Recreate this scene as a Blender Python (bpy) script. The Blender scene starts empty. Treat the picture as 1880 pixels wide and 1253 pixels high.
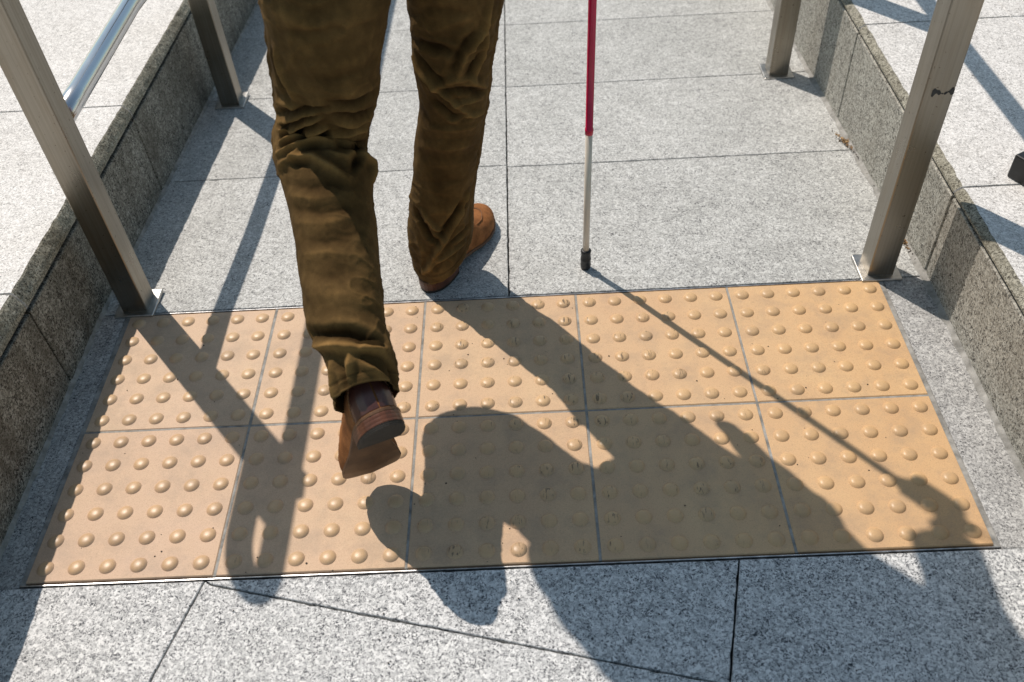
import bpy, bmesh, math, random
import numpy as np
from mathutils import Vector, Matrix
random.seed(7); rng = np.random.default_rng(11)
C = bpy.context.scene.collection
scene = bpy.context.scene

# ---------------------------------------------------------------- camera
cam = bpy.data.cameras.new('camera'); camo = bpy.data.objects.new('camera', cam); C.objects.link(camo)
RC = np.array([[0.9985370469565635, -0.01569568957854661, -0.05174370670832736],
               [-0.04722896100235588, -0.7191211910117827, -0.6932778215679074],
               [-0.026328522516492377, 0.6947073901751437, -0.7188104415878012]])
CC = (0.8210524641473187, -0.7282793794570649, 1.2520255189269986)
M = Matrix.Identity(4)
for i in range(3):
    M[i][0] = RC[0][i]; M[i][1] = -RC[1][i]; M[i][2] = -RC[2][i]; M[i][3] = CC[i]
camo.matrix_world = M
cam.sensor_width = 36; cam.lens = 36*1668.115/1880
cam.clip_start = 0.05; cam.clip_end = 500
cam.dof.use_dof = True; cam.dof.focus_distance = 1.62; cam.dof.aperture_fstop = 4.5
scene.camera = camo
# ---------------------------------------------------------------- world, sun, exposure
SUNDIR = Vector((-.43, .526, 1.0)).normalized()          # towards the sun
w = bpy.data.worlds.new('World'); scene.world = w; w.use_nodes = True
nt = w.node_tree; bg = nt.nodes['Background']
sky = nt.nodes.new('ShaderNodeTexSky'); sky.sky_type = 'NISHITA'; sky.sun_disc = False
sky.sun_elevation = math.asin(SUNDIR.z); sky.sun_rotation = math.atan2(SUNDIR.x, SUNDIR.y)
sky.air_density = 1.0; sky.dust_density = 0.6; sky.ozone_density = 1.0
tn = nt.nodes.new('ShaderNodeMix'); tn.data_type = 'RGBA'; tn.blend_type = 'MULTIPLY'; tn.inputs[0].default_value = 1
nt.links.new(sky.outputs[0], tn.inputs[6]); tn.inputs[7].default_value = (1.10, 1.07, .88, 1)      # hazy city sky, less violet
nt.links.new(tn.outputs[2], bg.inputs[0]); bg.inputs[1].default_value = 0.12
sl = bpy.data.lights.new('sun', 'SUN'); sl.energy = 3.95; sl.angle = math.radians(.53); sl.color = (1, .90, .81)
so = bpy.data.objects.new('sun', sl); C.objects.link(so)
so.rotation_euler = SUNDIR.to_track_quat('Z', 'Y').to_euler(); so.location = (-2, 2, 5)
scene.view_settings.view_transform = 'Standard'; scene.view_settings.look = 'None'
scene.view_settings.exposure = 0.0; scene.view_settings.gamma = 1.0
scene.render.resolution_x = 1024; scene.render.resolution_y = 682

# ---------------------------------------------------------------- node helpers
class NT:
    def __init__(s, name):
        s.m = bpy.data.materials.new(name); s.m.use_nodes = True
        s.n = s.m.node_tree.nodes; s.l = s.m.node_tree.links
        s.b = s.n['Principled BSDF']; s._c = None
    def add(s, t, **k):
        n = s.n.new(t)
        for a, v in k.items(): setattr(n, a, v)
        return n
    def put(s, n, i, v):
        if hasattr(v, 'is_output') or isinstance(v, bpy.types.NodeSocket): s.l.new(v, n.inputs[i])
        else: n.inputs[i].default_value = v
    def coord(s, offset_random=False):
        c = s.add('ShaderNodeTexCoord').outputs['Object']
        if offset_random:
            r = s.add('ShaderNodeObjectInfo').outputs['Random']
            m = s.math('MULTIPLY', r, 37.0)
            v = s.add('ShaderNodeVectorMath', operation='ADD'); s.l.new(c, v.inputs[0]); s.l.new(m, v.inputs[1]); return v.outputs[0]
        return c
    def map(s, co, sc=(1, 1, 1), rot=(0, 0, 0), loc=(0, 0, 0)):
        m = s.add('ShaderNodeMapping'); s.l.new(co, m.inputs[0])
        m.inputs['Location'].default_value = loc; m.inputs['Rotation'].default_value = rot; m.inputs['Scale'].default_value = sc
        return m.outputs[0]
    def noise(s, co, sc, det=2, rough=.5, dist=0):
        n = s.add('ShaderNodeTexNoise'); s.l.new(co, n.inputs['Vector'])
        n.inputs['Scale'].default_value = sc; n.inputs['Detail'].default_value = det
        n.inputs['Roughness'].default_value = rough; n.inputs['Distortion'].default_value = dist
        return n.outputs['Fac']
    def voro(s, co, sc, out='Color', feat='F1'):
        n = s.add('ShaderNodeTexVoronoi', feature=feat); s.l.new(co, n.inputs['Vector']); n.inputs['Scale'].default_value = sc
        return n.outputs[out]
    def ramp(s, f, pts, interp='LINEAR'):
        r = s.add('ShaderNodeValToRGB'); s.l.new(f, r.inputs[0]); r.color_ramp.interpolation = interp
        e = r.color_ramp.elements
        while len(e) < len(pts): e.new(.5)
        for el, (p, c) in zip(e, pts):
            el.position = p; el.color = (c, c, c, 1) if isinstance(c, (int, float)) else (*c, 1)
        return r.outputs[0]
    def math(s, op, a, b=0.0, clamp=False):
        n = s.add('ShaderNodeMath', operation=op); n.use_clamp = clamp
        s.put(n, 0, a); s.put(n, 1, b); return n.outputs[0]
    def mix(s, f, a, b, mode='MIX'):
        n = s.add('ShaderNodeMix', data_type='RGBA', blend_type=mode)
        s.put(n, 0, f)
        for i, v in ((6, a), (7, b)):
            if isinstance(v, tuple): v = (*v, 1) if len(v) == 3 else v
            s.put(n, i, v)
        return n.outputs[2]
    def bump(s, h, strength=.5, dist=.001, normal=None):
        n = s.add('ShaderNodeBump'); s.put(n, 'Height', h)
        n.inputs['Strength'].default_value = strength; n.inputs['Distance'].default_value = dist
        if normal is not None: s.l.new(normal, n.inputs['Normal'])
        s.l.new(n.outputs[0], s.b.inputs['Normal']); return n.outputs[0]
    def xyz(s, co):
        n = s.add('ShaderNodeSeparateXYZ'); s.l.new(co, n.inputs[0]); return n.outputs
    def set(s, **k):
        for a, v in k.items():
            i = a.replace('_', ' ')
            if isinstance(v, tuple) and len(v) == 3: v = (*v, 1)
            s.put(s.b, i, v)
        return s.m

def granite(name, light, mid, dark, sc=1.0, rough=.65, bump=.35, speck=.5, tint=None, dirt=0.0, dirtcol=(.05, .045, .035), grime=None, mth=.57):
    t = NT(name); co = t.coord()
    isl = t.add('ShaderNodeNewGeometry').outputs['Random Per Island']
    off = t.add('ShaderNodeVectorMath', operation='ADD'); t.l.new(co, off.inputs[0])
    o2 = t.math('MULTIPLY', isl, 23.0); t.l.new(o2, off.inputs[1]); cg = off.outputs[0]
    wob = t.add('ShaderNodeVectorMath', operation='ADD')
    n1 = t.add('ShaderNodeTexNoise'); t.l.new(cg, n1.inputs['Vector']); n1.inputs['Scale'].default_value = 140*sc
    sm = t.add('ShaderNodeVectorMath', operation='SCALE'); t.l.new(n1.outputs['Color'], sm.inputs[0]); sm.inputs['Scale'].default_value = .009/sc
    t.l.new(cg, wob.inputs[0]); t.l.new(sm.outputs[0], wob.inputs[1]); cw = wob.outputs[0]
    # crystals: light feldspar cells, grey quartz, black mica flakes
    cell = t.xyz(t.voro(cw, 150*sc))[0]
    base = t.mix(t.ramp(cell, [(.1, 0), (.9, 1)]), mid, light)
    gq = t.noise(cw, 170*sc, 4, .68)
    base = t.mix(t.math('MULTIPLY', t.ramp(gq, [(.49, 0), (.60, 1)]), speck), base, tuple((a*.38+b*.62) for a, b in zip(mid, dark)))
    mica = t.noise(cw, 250*sc, 4, .72)
    clump = t.noise(cg, 45*sc, 2, .5)
    mm = t.math('ADD', mica, t.math('MULTIPLY', t.math('SUBTRACT', clump, .5), .25))
    base = t.mix(t.math('MULTIPLY', t.ramp(mm, [(mth, 0), (mth+.05, 1)]), min(1, speck*1.35)), base, dark)
    fl = t.noise(cw, 210*sc, 3, .7)
    base = t.mix(t.math('MULTIPLY', t.ramp(fl, [(.60, 0), (.68, 1)]), .55), base, tuple(min(1, a*1.25) for a in light))
    # broad mottling and slab-to-slab tone
    big = t.noise(cg, 5, 4, .6); base = t.mix(.5, base, t.ramp(big, [(.3, .42), (.7, .62)]), 'OVERLAY')
    base = t.mix(.22, base, t.ramp(isl, [(0, .38), (1, .62)]), 'OVERLAY')
    med = t.noise(co, 28, 4, .6); base = t.mix(.3, base, t.ramp(med, [(.3, .42), (.7, .58)]), 'OVERLAY')
    gum = t.voro(co, 7, 'Distance'); gn = t.noise(co, 90, 2)
    base = t.mix(t.math('MULTIPLY', t.ramp(t.math('ADD', gum, t.math('MULTIPLY', gn, .05)), [(.075, 1), (.10, 0)]), t.ramp(t.noise(co, 2.3, 1), [(.5, 0), (.58, .28)])), base, tuple(a*.45 for a in mid))
    if dirt:
        d = t.noise(co, 9, 5, .65)
        base = t.mix(t.math('MULTIPLY', t.ramp(d, [(.42, 0), (.68, 1)]), dirt), base, dirtcol)
    if grime:      # water stains that run from the joint downwards, own shape
        g = t.noise(t.map(co, (1, 9, 1.6)), 3.2, 4, .6)
        base = t.mix(t.math('MULTIPLY', t.ramp(g, [(.45, 0), (.72, 1)]), grime), base, dirtcol)
    t.set(Base_Color=base, Roughness=t.ramp(mica, [(.3, rough-.1), (.7, rough+.15)]))
    t.b.inputs['Specular IOR Level'].default_value = .4
    h = t.math('ADD', t.math('MULTIPLY', gq, .6), t.math('MULTIPLY', t.noise(cg, 110*sc, 3, .6), .8))
    t.bump(h, bump, .0016)
    return t.m
M_FRONT = granite('granite_coarse', (.76, .765, .75), (.50, .51, .505), (.035, .04, .05), 1.2, .6, .5, .9, mth=.555)
M_RAMP = granite('granite_ramp', (.62, .63, .605), (.43, .435, .415), (.06, .06, .065), 1.3, .62, .35, .80, dirt=.10)
M_STRIP = granite('granite_strip', (.58, .58, .56), (.37, .37, .36), (.04, .04, .045), 1.4, .6, .4, .8, dirt=.22)
M_TOP = granite('granite_coping', (.84, .825, .79), (.62, .605, .575), (.09, .085, .08), 1.5, .68, .4, .62, dirt=.08, dirtcol=(.22, .2, .16))
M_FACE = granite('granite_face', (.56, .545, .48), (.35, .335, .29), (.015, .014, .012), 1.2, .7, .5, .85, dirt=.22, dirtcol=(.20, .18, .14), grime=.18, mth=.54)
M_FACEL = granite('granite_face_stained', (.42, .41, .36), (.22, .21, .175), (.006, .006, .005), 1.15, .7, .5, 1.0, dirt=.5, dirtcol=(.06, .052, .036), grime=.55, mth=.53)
M_EDGE = granite('granite_rough_edge', (.46, .44, .36), (.27, .255, .20), (.02, .018, .014), 1.4, .8, .9, .9, dirt=.4, dirtcol=(.10, .085, .05), mth=.54)
t = NT('grout'); co = t.coord(); n = t.noise(co, 60, 4, .6)
M_GROUT = t.set(Base_Color=t.ramp(n, [(.3, (.010, .010, .010)), (.7, (.034, .032, .030))]), Roughness=.95); t.bump(n, .6, .002)
t = NT('pale_mortar'); co = t.coord(); n = t.noise(co, 40, 5, .65)
M_MORTAR = t.set(Base_Color=t.ramp(n, [(.3, (.15, .145, .13)), (.7, (.42, .41, .38))]), Roughness=.9); t.bump(n, .8, .003)

# tactile tile: glazed tan, domes a little more ochre, scuffs and dirt
t = NT('tan_tile'); co = t.coord(); cr = t.coord(True); X, Y, Z = t.xyz(co)
rnd = t.add('ShaderNodeObjectInfo').outputs['Random']
# sun sheen painted into the colour: left-hand tiles paler, right-hand ones more ochre
wx = t.xyz(t.add('ShaderNodeNewGeometry').outputs['Position'])[0]
base = t.mix(t.ramp(t.math('MULTIPLY', wx, .66), [(.15, 0), (.95, 1)]), (.60, .425, .285), (.62, .40, .205))
n1 = t.noise(cr, 7, 5, .6); base = t.mix(.45, base, t.ramp(n1, [(.3, .43), (.7, .56)]), 'OVERLAY')
n2 = t.noise(cr, 420, 2, .6); base = t.mix(t.math('MULTIPLY', t.ramp(n2, [(.55, 0), (.70, 1)]), .30), base, (.25, .16, .09))
n3 = t.noise(cr, 620, 3, .6); base = t.mix(.30, base, t.ramp(n3, [(.3, .3), (.7, .7)]), 'OVERLAY')
dome = t.ramp(Z, [(0.0003, 0), (0.0022, 1)])
base = t.mix(t.math('MULTIPLY', dome, .55), base, (.60, .39, .19))
base = t.mix(.30, base, t.ramp(rnd, [(0, .42), (1, .56)]), 'OVERLAY')
# greyish foot dirt in the field between domes
dn = t.noise(cr, 16, 6, .7); base = t.mix(t.math('MULTIPLY', t.ramp(dn, [(.46, 0), (.68, 1)]), .36), base, (.27, .21, .16))
# scuffs: black rubber streaks on some dome tops
sc_ = t.noise(t.map(cr, (1, .16, 1)), 260, 3, .6); sp = t.noise(cr, 8, 2, .5)
top = t.ramp(Z, [(.0026, 0), (.0042, 1)])
scuff = t.math('MULTIPLY', t.math('MULTIPLY', t.ramp(sc_, [(.57, 0), (.63, 1)]), t.ramp(t.math('ADD', sp, t.math('MULTIPLY', t.math('ABSOLUTE', t.math('SUBTRACT', wx, .85)), -.55)), [(.36, 0), (.50, 1)])), top)
base = t.mix(t.math('MULTIPLY', scuff, .8), base, (.03, .026, .022))
# dirt ring at the foot of the domes
gd = t.noise(cr, 130, 3, .6); ring = t.math('MULTIPLY', t.ramp(Z, [(.0001, 0), (.0004, 1), (.0011, 1), (.0016, 0)]), t.ramp(gd, [(.5, 0), (.62, 1)]))
base = t.mix(t.math('MULTIPLY', ring, .55), base, (.06, .05, .04))
pit = t.voro(cr, 42, 'Distance'); base = t.mix(t.math('MULTIPLY', t.ramp(pit, [(.03, 1), (.045, 0)]), t.ramp(t.noise(cr, 11, 1), [(.55, 0), (.6, 1)])), base, (.03, .027, .025))
M_TILE = t.set(Base_Color=base, Roughness=t.mix(dome, t.ramp(n1, [(.3, .55), (.7, .68)]), (.38, .38, .38)))
t.b.inputs['Specular IOR Level'].default_value = .38
hh = t.math('ADD', t.math('MULTIPLY', n3, .5), t.math('MULTIPLY', t.noise(cr, 55, 3, .6), 1.0)); t.bump(hh, .22, .0007)

# brushed stainless steel, warm
t = NT('brushed_steel'); co = t.coord()
br = t.noise(t.map(co, (260, 260, 2.5)), 1, 3, .6); bl = t.noise(co, 9, 5, .6); st = t.noise(t.map(co, (30, 30, 4)), 1, 4, .7)
col = t.ramp(br, [(.3, (.24, .215, .175)), (.7, (.31, .285, .24))])
col = t.mix(t.ramp(st, [(.45, 0), (.75, .5)]), col, (.22, .175, .12))
spot = t.noise(co, 160, 2, .5); col = t.mix(t.ramp(spot, [(.70, 0), (.74, .8)]), col, (.08, .05, .03))
M_STEEL = t.set(Base_Color=col, Metallic=1.0, Roughness=t.ramp(bl, [(.3, .26), (.7, .38)])); t.bump(br, .05, .0003)
t = NT('polished_steel'); co = t.coord(); bl = t.noise(co, 14, 4, .6)
M_CHROME = t.set(Base_Color=(.68, .68, .69), Metallic=1.0, Roughness=t.ramp(bl, [(.3, .12), (.7, .22)]))
t = NT('plate_steel'); co = t.coord(); bl = t.noise(co, 60, 4, .6)
M_PLATE = t.set(Base_Color=t.ramp(bl, [(.3, (.42, .41, .39)), (.7, (.60, .59, .56))]), Metallic=1.0, Roughness=t.ramp(bl, [(.3, .28), (.7, .42)]))
t = NT('trim_metal'); co = t.coord(); bl = t.noise(co, 50, 4, .6)
M_TRIM = t.set(Base_Color=t.ramp(bl, [(.3, (.30, .30, .30)), (.65, (.72, .72, .72))]), Metallic=1.0, Roughness=.38)

# olive brown cotton twill
t = NT('olive_brown_twill'); co = t.coord()
tw = t.add('ShaderNodeTexWave', wave_type='BANDS', bands_direction='DIAGONAL'); t.l.new(co, tw.inputs[0]); tw.inputs['Scale'].default_value = 420; tw.inputs['Distortion'].default_value = 1.5
fz = t.noise(co, 700, 2, .6); mo = t.noise(co, 22, 5, .6); fd = t.noise(co, 6, 3, .6)
col = t.ramp(mo, [(.3, (.068, .040, .014)), (.7, (.116, .070, .026))])
col = t.mix(.5, col, t.ramp(fz, [(.3, .35), (.7, .65)]), 'OVERLAY'); col = t.mix(.35, col, t.ramp(fd, [(.35, .42), (.65, .6)]), 'OVERLAY')
wa = t.add('ShaderNodeAttribute'); wa.attribute_name = 'fold_shade'      # fold shading painted into the colour: ridges paler, valleys darker
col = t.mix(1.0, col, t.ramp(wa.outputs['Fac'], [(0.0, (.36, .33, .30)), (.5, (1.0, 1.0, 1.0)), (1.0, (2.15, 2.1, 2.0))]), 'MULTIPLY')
M_TWILL = t.set(Base_Color=col, Roughness=.9); t.b.inputs['Sheen Weight'].default_value = 0.0; t.b.inputs['Sheen Roughness'].default_value = .4
t.b.inputs['Sheen Tint'].default_value = (.7, .5, .25, 1); t.b.inputs['Specular IOR Level'].default_value = .08
wr = t.noise(co, 30, 4, .55, .8)
t.bump(t.math('ADD', t.math('MULTIPLY', wr, 3.0), t.math('ADD', t.math('MULTIPLY', tw.outputs['Fac'], .12), t.math('MULTIPLY', fz, .2))), .45, .0011)
def simple(name, ca, cb, sc, rough, bmp=.3, bd=.001, metal=0, spec=.5, det=4):
    t = NT(name); co = t.coord(); n = t.noise(co, sc, det, .62); f = t.noise(co, sc*14, 2, .6)
    m = t.math('ADD', t.math('MULTIPLY', n, .7), t.math('MULTIPLY', f, .3))
    t.set(Base_Color=t.ramp(m, [(.35, ca), (.62, cb)]), Roughness=rough, Metallic=float(metal)); t.b.inputs['Specular IOR Level'].default_value = spec
    t.bump(m, bmp, bd); return t.m
M_SUEDE = simple('tan_suede', (.15, .055, .016), (.34, .138, .045), 38, .85, .5, .0012, spec=.2)
M_LEATHER = simple('dark_brown_leather', (.055, .019, .014), (.09, .030, .022), 30, .38, .25, .0006, spec=.6)
M_STACK = simple('stacked_heel_leather', (.085, .028, .013), (.145, .052, .025), 60, .42, .35, .0006)
M_SOLE = simple('sole_leather', (.075, .034, .014), (.15, .07, .028), 30, .55, .3, .0008)
M_RUBBER = simple('worn_heel_rubber', (.012, .009, .006), (.032, .024, .016), 50, .75, .4, .0008)
M_THREAD = simple('thread', (.30, .16, .08), (.45, .27, .14), 300, .8)
M_DTHREAD = simple('dark_thread', (.07, .035, .015), (.14, .07, .03), 300, .8)
M_JACKET = simple('rust_brown_wool', (.16, .05, .03), (.24, .08, .05), 30, .9, .4, .001, spec=.2)
M_SKIN = simple('skin', (.45, .25, .16), (.56, .33, .22), 60, .5, .2, .0006)
M_HAIR = simple('black_hair', (.012, .009, .008), (.03, .022, .018), 90, .5, .9, .003)
M_RED = simple('red_foil', (.42, .002, .040), (.52, .003, .055), 25, .22, .05, .0002)
M_WHITE = simple('white_foil', (.62, .56, .47), (.70, .63, .53), 25, .3, .05, .0002)
M_BLACK = simple('black_rubber', (.008, .008, .008), (.025, .025, .025), 60, .5, .2, .0005)
M_BLKMETAL = simple('black_painted_metal', (.008, .008, .008), (.022, .022, .023), 40, .42, .25, .0006)
M_LEAF = simple('dry_leaf', (.10, .045, .015), (.40, .26, .12), 120, .8, .6, .001)
M_DIRT = simple('dark_soil', (.015, .012, .009), (.07, .055, .04), 150, .95, .8, .002)
M_EYE = simple('eye', (.02, .015, .01), (.05, .04, .03), 20, .1)

# ---------------------------------------------------------------- object helpers
def tag(o, label=None, cat=None, group=None, kind=None):
    for k, v in (('label', label), ('category', cat), ('group', group), ('kind', kind)):
        if v: o[k] = v
    return o
def empty(name, loc=(0, 0, 0)):
    o = bpy.data.objects.new(name, None); C.objects.link(o); o.location = loc; o.empty_display_size = .1; return o
def link(name, me, mat, parent=None, smooth=False):
    o = bpy.data.objects.new(name, me); C.objects.link(o)
    for m in (mat if isinstance(mat, (list, tuple)) else [mat]): me.materials.append(m)
    if smooth: me.polygons.foreach_set('use_smooth', [True]*len(me.polygons))
    if parent is not None:
        o.parent = parent; o.matrix_parent_inverse = Matrix.Translation(parent.location).inverted() if parent.type == 'EMPTY' else Matrix.Identity(4)
    me.update(); return o
def bm_obj(name, bm, mat, parent=None, smooth=False):
    bmesh.ops.recalc_face_normals(bm, faces=bm.faces)
    me = bpy.data.meshes.new(name); bm.to_mesh(me); bm.free(); return link(name, me, mat, parent, smooth)
def pydata(name, V, F, mat, parent=None, smooth=True):
    me = bpy.data.meshes.new(name); me.from_pydata([tuple(v) for v in V], [], [tuple(int(i) for i in f) for f in F]); me.validate(); return link(name, me, mat, parent, smooth)
def grid_faces(nr, nc, wrap=True):
    F = []
    for i in range(nr-1):
        for j in range(nc if wrap else nc-1):
            k = (j+1) % nc; F.append((i*nc+j, i*nc+k, (i+1)*nc+k, (i+1)*nc+j))
    return F
def prism(bm, poly, zt, zb, ch=.002, mi=0):
    """slab with a small chamfer round its top; zt may be a function of (x,y)"""
    f = zt if callable(zt) else (lambda x, y: zt)
    P = [Vector(p) for p in poly]; n = len(P); cen = sum(P, Vector((0, 0)))/n
    area = sum(P[i].x*P[(i+1) % n].y-P[(i+1) % n].x*P[i].y for i in range(n)); 
    if area < 0: P.reverse()
    def inset(d):
        out = []
        for i in range(n):
            a, b, c = P[i-1], P[i], P[(i+1) % n]
            n1 = Vector((-(b-a).y, (b-a).x)).normalized(); n2 = Vector((-(c-b).y, (c-b).x)).normalized()
            m = (n1+n2); m /= max(.2, m.dot(n1)); out.append(b+m*d)
        return out
    q = inset(ch)
    top = [bm.verts.new((p.x, p.y, f(p.x, p.y))) for p in q]
    mid = [bm.verts.new((p.x, p.y, f(p.x, p.y)-ch)) for p in P]
    bot = [bm.verts.new((p.x, p.y, f(p.x, p.y)-zb)) for p in P]
    bm.faces.new(top)
    for i in range(n):
        j = (i+1) % n
        bm.faces.new((mid[i], mid[j], top[j], top[i])); bm.faces.new((bot[i], bot[j], mid[j], mid[i]))
def box(bm, a, b, bev=.002, seg=1):
    t = bmesh.new(); bmesh.ops.create_cube(t, size=1)
    for v in t.verts: v.co = Vector(((a[k]+b[k])/2+v.co[k]*(b[k]-a[k]) for k in range(3)))
    if bev: bmesh.ops.bevel(t, geom=t.edges[:], offset=bev, segments=seg, affect='EDGES', profile=.5)
    merge(bm, t)
def merge(bm, t):
    me = bpy.data.meshes.new('tmp'); t.to_mesh(me); t.free(); bm.from_mesh(me); bpy.data.meshes.remove(me)
def tube(path, r, nc=20, caps=True):
    """swept tube, returns V,F ; r scalar or list"""
    P = np.array(path, float); n = len(P); r = np.broadcast_to(np.array(r, float), (n,))
    T = np.gradient(P, axis=0); T /= np.linalg.norm(T, axis=1)[:, None]
    u = np.cross(T[0], [0, 0, 1.]); 
    if np.linalg.norm(u) < .1: u = np.cross(T[0], [0, 1., 0])
    V = []; a = np.linspace(0, 2*np.pi, nc, endpoint=False)
    for i in range(n):
        u = u-T[i]*(u@T[i]); u /= np.linalg.norm(u); v = np.cross(T[i], u)
        V.append(P[i]+r[i]*(np.cos(a)[:, None]*u+np.sin(a)[:, None]*v))
    V = np.vstack(V); F = grid_faces(n, nc)
    if caps: F += [tuple(range(nc))[::-1], tuple(range((n-1)*nc, n*nc))]
    return V, F
# vectorised value noise
def vnoise(P, s, seed=0):
    Q = np.asarray(P)*s+seed*17.31; I = np.floor(Q).astype(np.int64); f = Q-I; f = f*f*(3-2*f)
    def h(i, j, k):
        n = (i*73856093) ^ (j*19349663) ^ (k*83492791) ^ (seed*2654435)
        n = (n ^ (n >> 13))*1274126177; n = n ^ (n >> 16); return (n & 0xffff)/32767.5-1
    o = 0
    for a in (0, 1):
        for b in (0, 1):
            for c in (0, 1):
                wgt = (f[:, 0] if a else 1-f[:, 0])*(f[:, 1] if b else 1-f[:, 1])*(f[:, 2] if c else 1-f[:, 2])
                o = o+wgt*h(I[:, 0]+a, I[:, 1]+b, I[:, 2]+c)
    return o
# ---------------------------------------------------------------- trouser-leg surface (pure numpy)
def catmull(P, n):
    P = np.array(P, float); m = len(P); out = []
    d = np.r_[0, np.cumsum(np.linalg.norm(np.diff(P[:, :3], axis=0), axis=1))]
    T = np.linspace(0, d[-1], n)
    M = np.gradient(P, d, axis=0)
    i = np.clip(np.searchsorted(d, T, side='right')-1, 0, m-2)
    h = (d[i+1]-d[i])[:, None]; t = ((T-d[i])/h[:, 0])[:, None]
    return ((2*t**3-3*t**2+1)*P[i]+(t**3-2*t**2+t)*h*M[i]+(-2*t**3+3*t**2)*P[i+1]+(t**3-t**2)*h*M[i+1]), T

def leg_base(ctrl, nr, nc, side, depth, hem_shift, sm=0.05):
    """rings down the leg; returns vertices (nr,nc,3), ring lengths, angles"""
    Q, T = catmull(ctrl, nr)
    c = Q[:, :3]; r = Q[:, 3]; dep = Q[:, 4]
    tan = np.gradient(c, T, axis=0)
    w = max(1, int(sm/(T[1]-T[0]))); k = np.hanning(2*w+3)[1:-1]; k /= k.sum()
    for _ in range(1):
        pad = np.vstack([np.repeat(tan[:1], w, 0), tan, np.repeat(tan[-1:], w, 0)])
        tan = np.stack([np.convolve(pad[:, j], k, 'valid') for j in range(3)], 1)
    tan /= np.linalg.norm(tan, axis=1)[:, None]
    u = np.array(side, float)[None]-tan*(tan@np.array(side, float))[:, None]
    u /= np.linalg.norm(u, axis=1)[:, None]
    v = np.cross(tan, u)                      # towards the front of the leg (or back), fixed below
    s = np.sign(v[:, 1].mean()) or 1
    v = v*s
    a = np.linspace(0, 2*np.pi, nc, endpoint=False)
    ca = np.sign(np.cos(a))*np.abs(np.cos(a))**.94; sa = np.sign(np.sin(a))*np.abs(np.sin(a))**.94
    V = c[:, None]+u[:, None]*(r[:, None]*ca)[..., None]+v[:, None]*((r*dep)[:, None]*sa)[..., None]
    k = np.clip((T-(T[-1]-.11))/.11, 0, 1)**1.5
    V = V+tan[:, None]*(k[:, None]*hem_shift(a)[None])[..., None]
    return V, T, a

LEG_L = [(.612,.505,.96,.104,1.05),(.598,.495,.88,.100,1.05),(.580,.480,.79,.093,1.0),(0.557,0.470,0.698,0.086,1.00),(0.548,0.472,0.658,0.082,1.00),(0.538,0.480,0.613,0.080,1.00),(0.528,0.494,0.562,0.079,0.97),(0.516,0.503,0.520,0.074,0.93),(0.509,0.500,0.484,0.069,0.92),(0.500,0.487,0.461,0.069,0.92),(0.500,0.467,0.447,0.070,0.94),(0.509,0.442,0.433,0.069,0.97),(0.516,0.400,0.412,0.064,1.00),(0.523,0.360,0.390,0.061,1.00),(0.530,0.318,0.372,0.060,1.00),(0.537,0.276,0.354,0.058,1.00),(0.542,0.243,0.340,0.057,1.03),(0.549,0.210,0.328,0.053,1.05),(0.562,0.178,0.314,0.048,1.12),(0.572,0.147,0.295,0.048,1.18),(0.575,0.122,0.273,0.046,1.25),(.5755,.118,.270,.046,1.25)]
LEG_R = [(.765,.520,.96,.104,1.05),(.755,.530,.88,.096,1.05),(.740,.553,.78,.084,1.0),(.731,.568,.70,.077,1.0),
(.725,.580,.635,.070,1.0),(.718,.587,.585,.066,1.0),(.711,.597,.536,.062,1.0),(.706,.614,.468,.058,1.02),(.693,.634,.392,.057,1.05),
(.683,.645,.346,.057,1.05),(.665,.662,.254,.058,1.05),(.652,.673,.190,.060,1.05),(.645,.680,.137,.061,1.1),(.642,.685,.098,.060,1.18),(.642,.690,.060,.058,1.25)]
def hemL(a): return -.008*np.maximum(0, -np.sin(a)) + .012*np.sin(a) + .008*(-np.cos(a))
def hemR(a): return -.030*np.sin(a)-.026*np.maximum(0, np.cos(a))
SIDE_L = (1, .10, .0); SIDE_R = (.90, -.44, 0)
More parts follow.
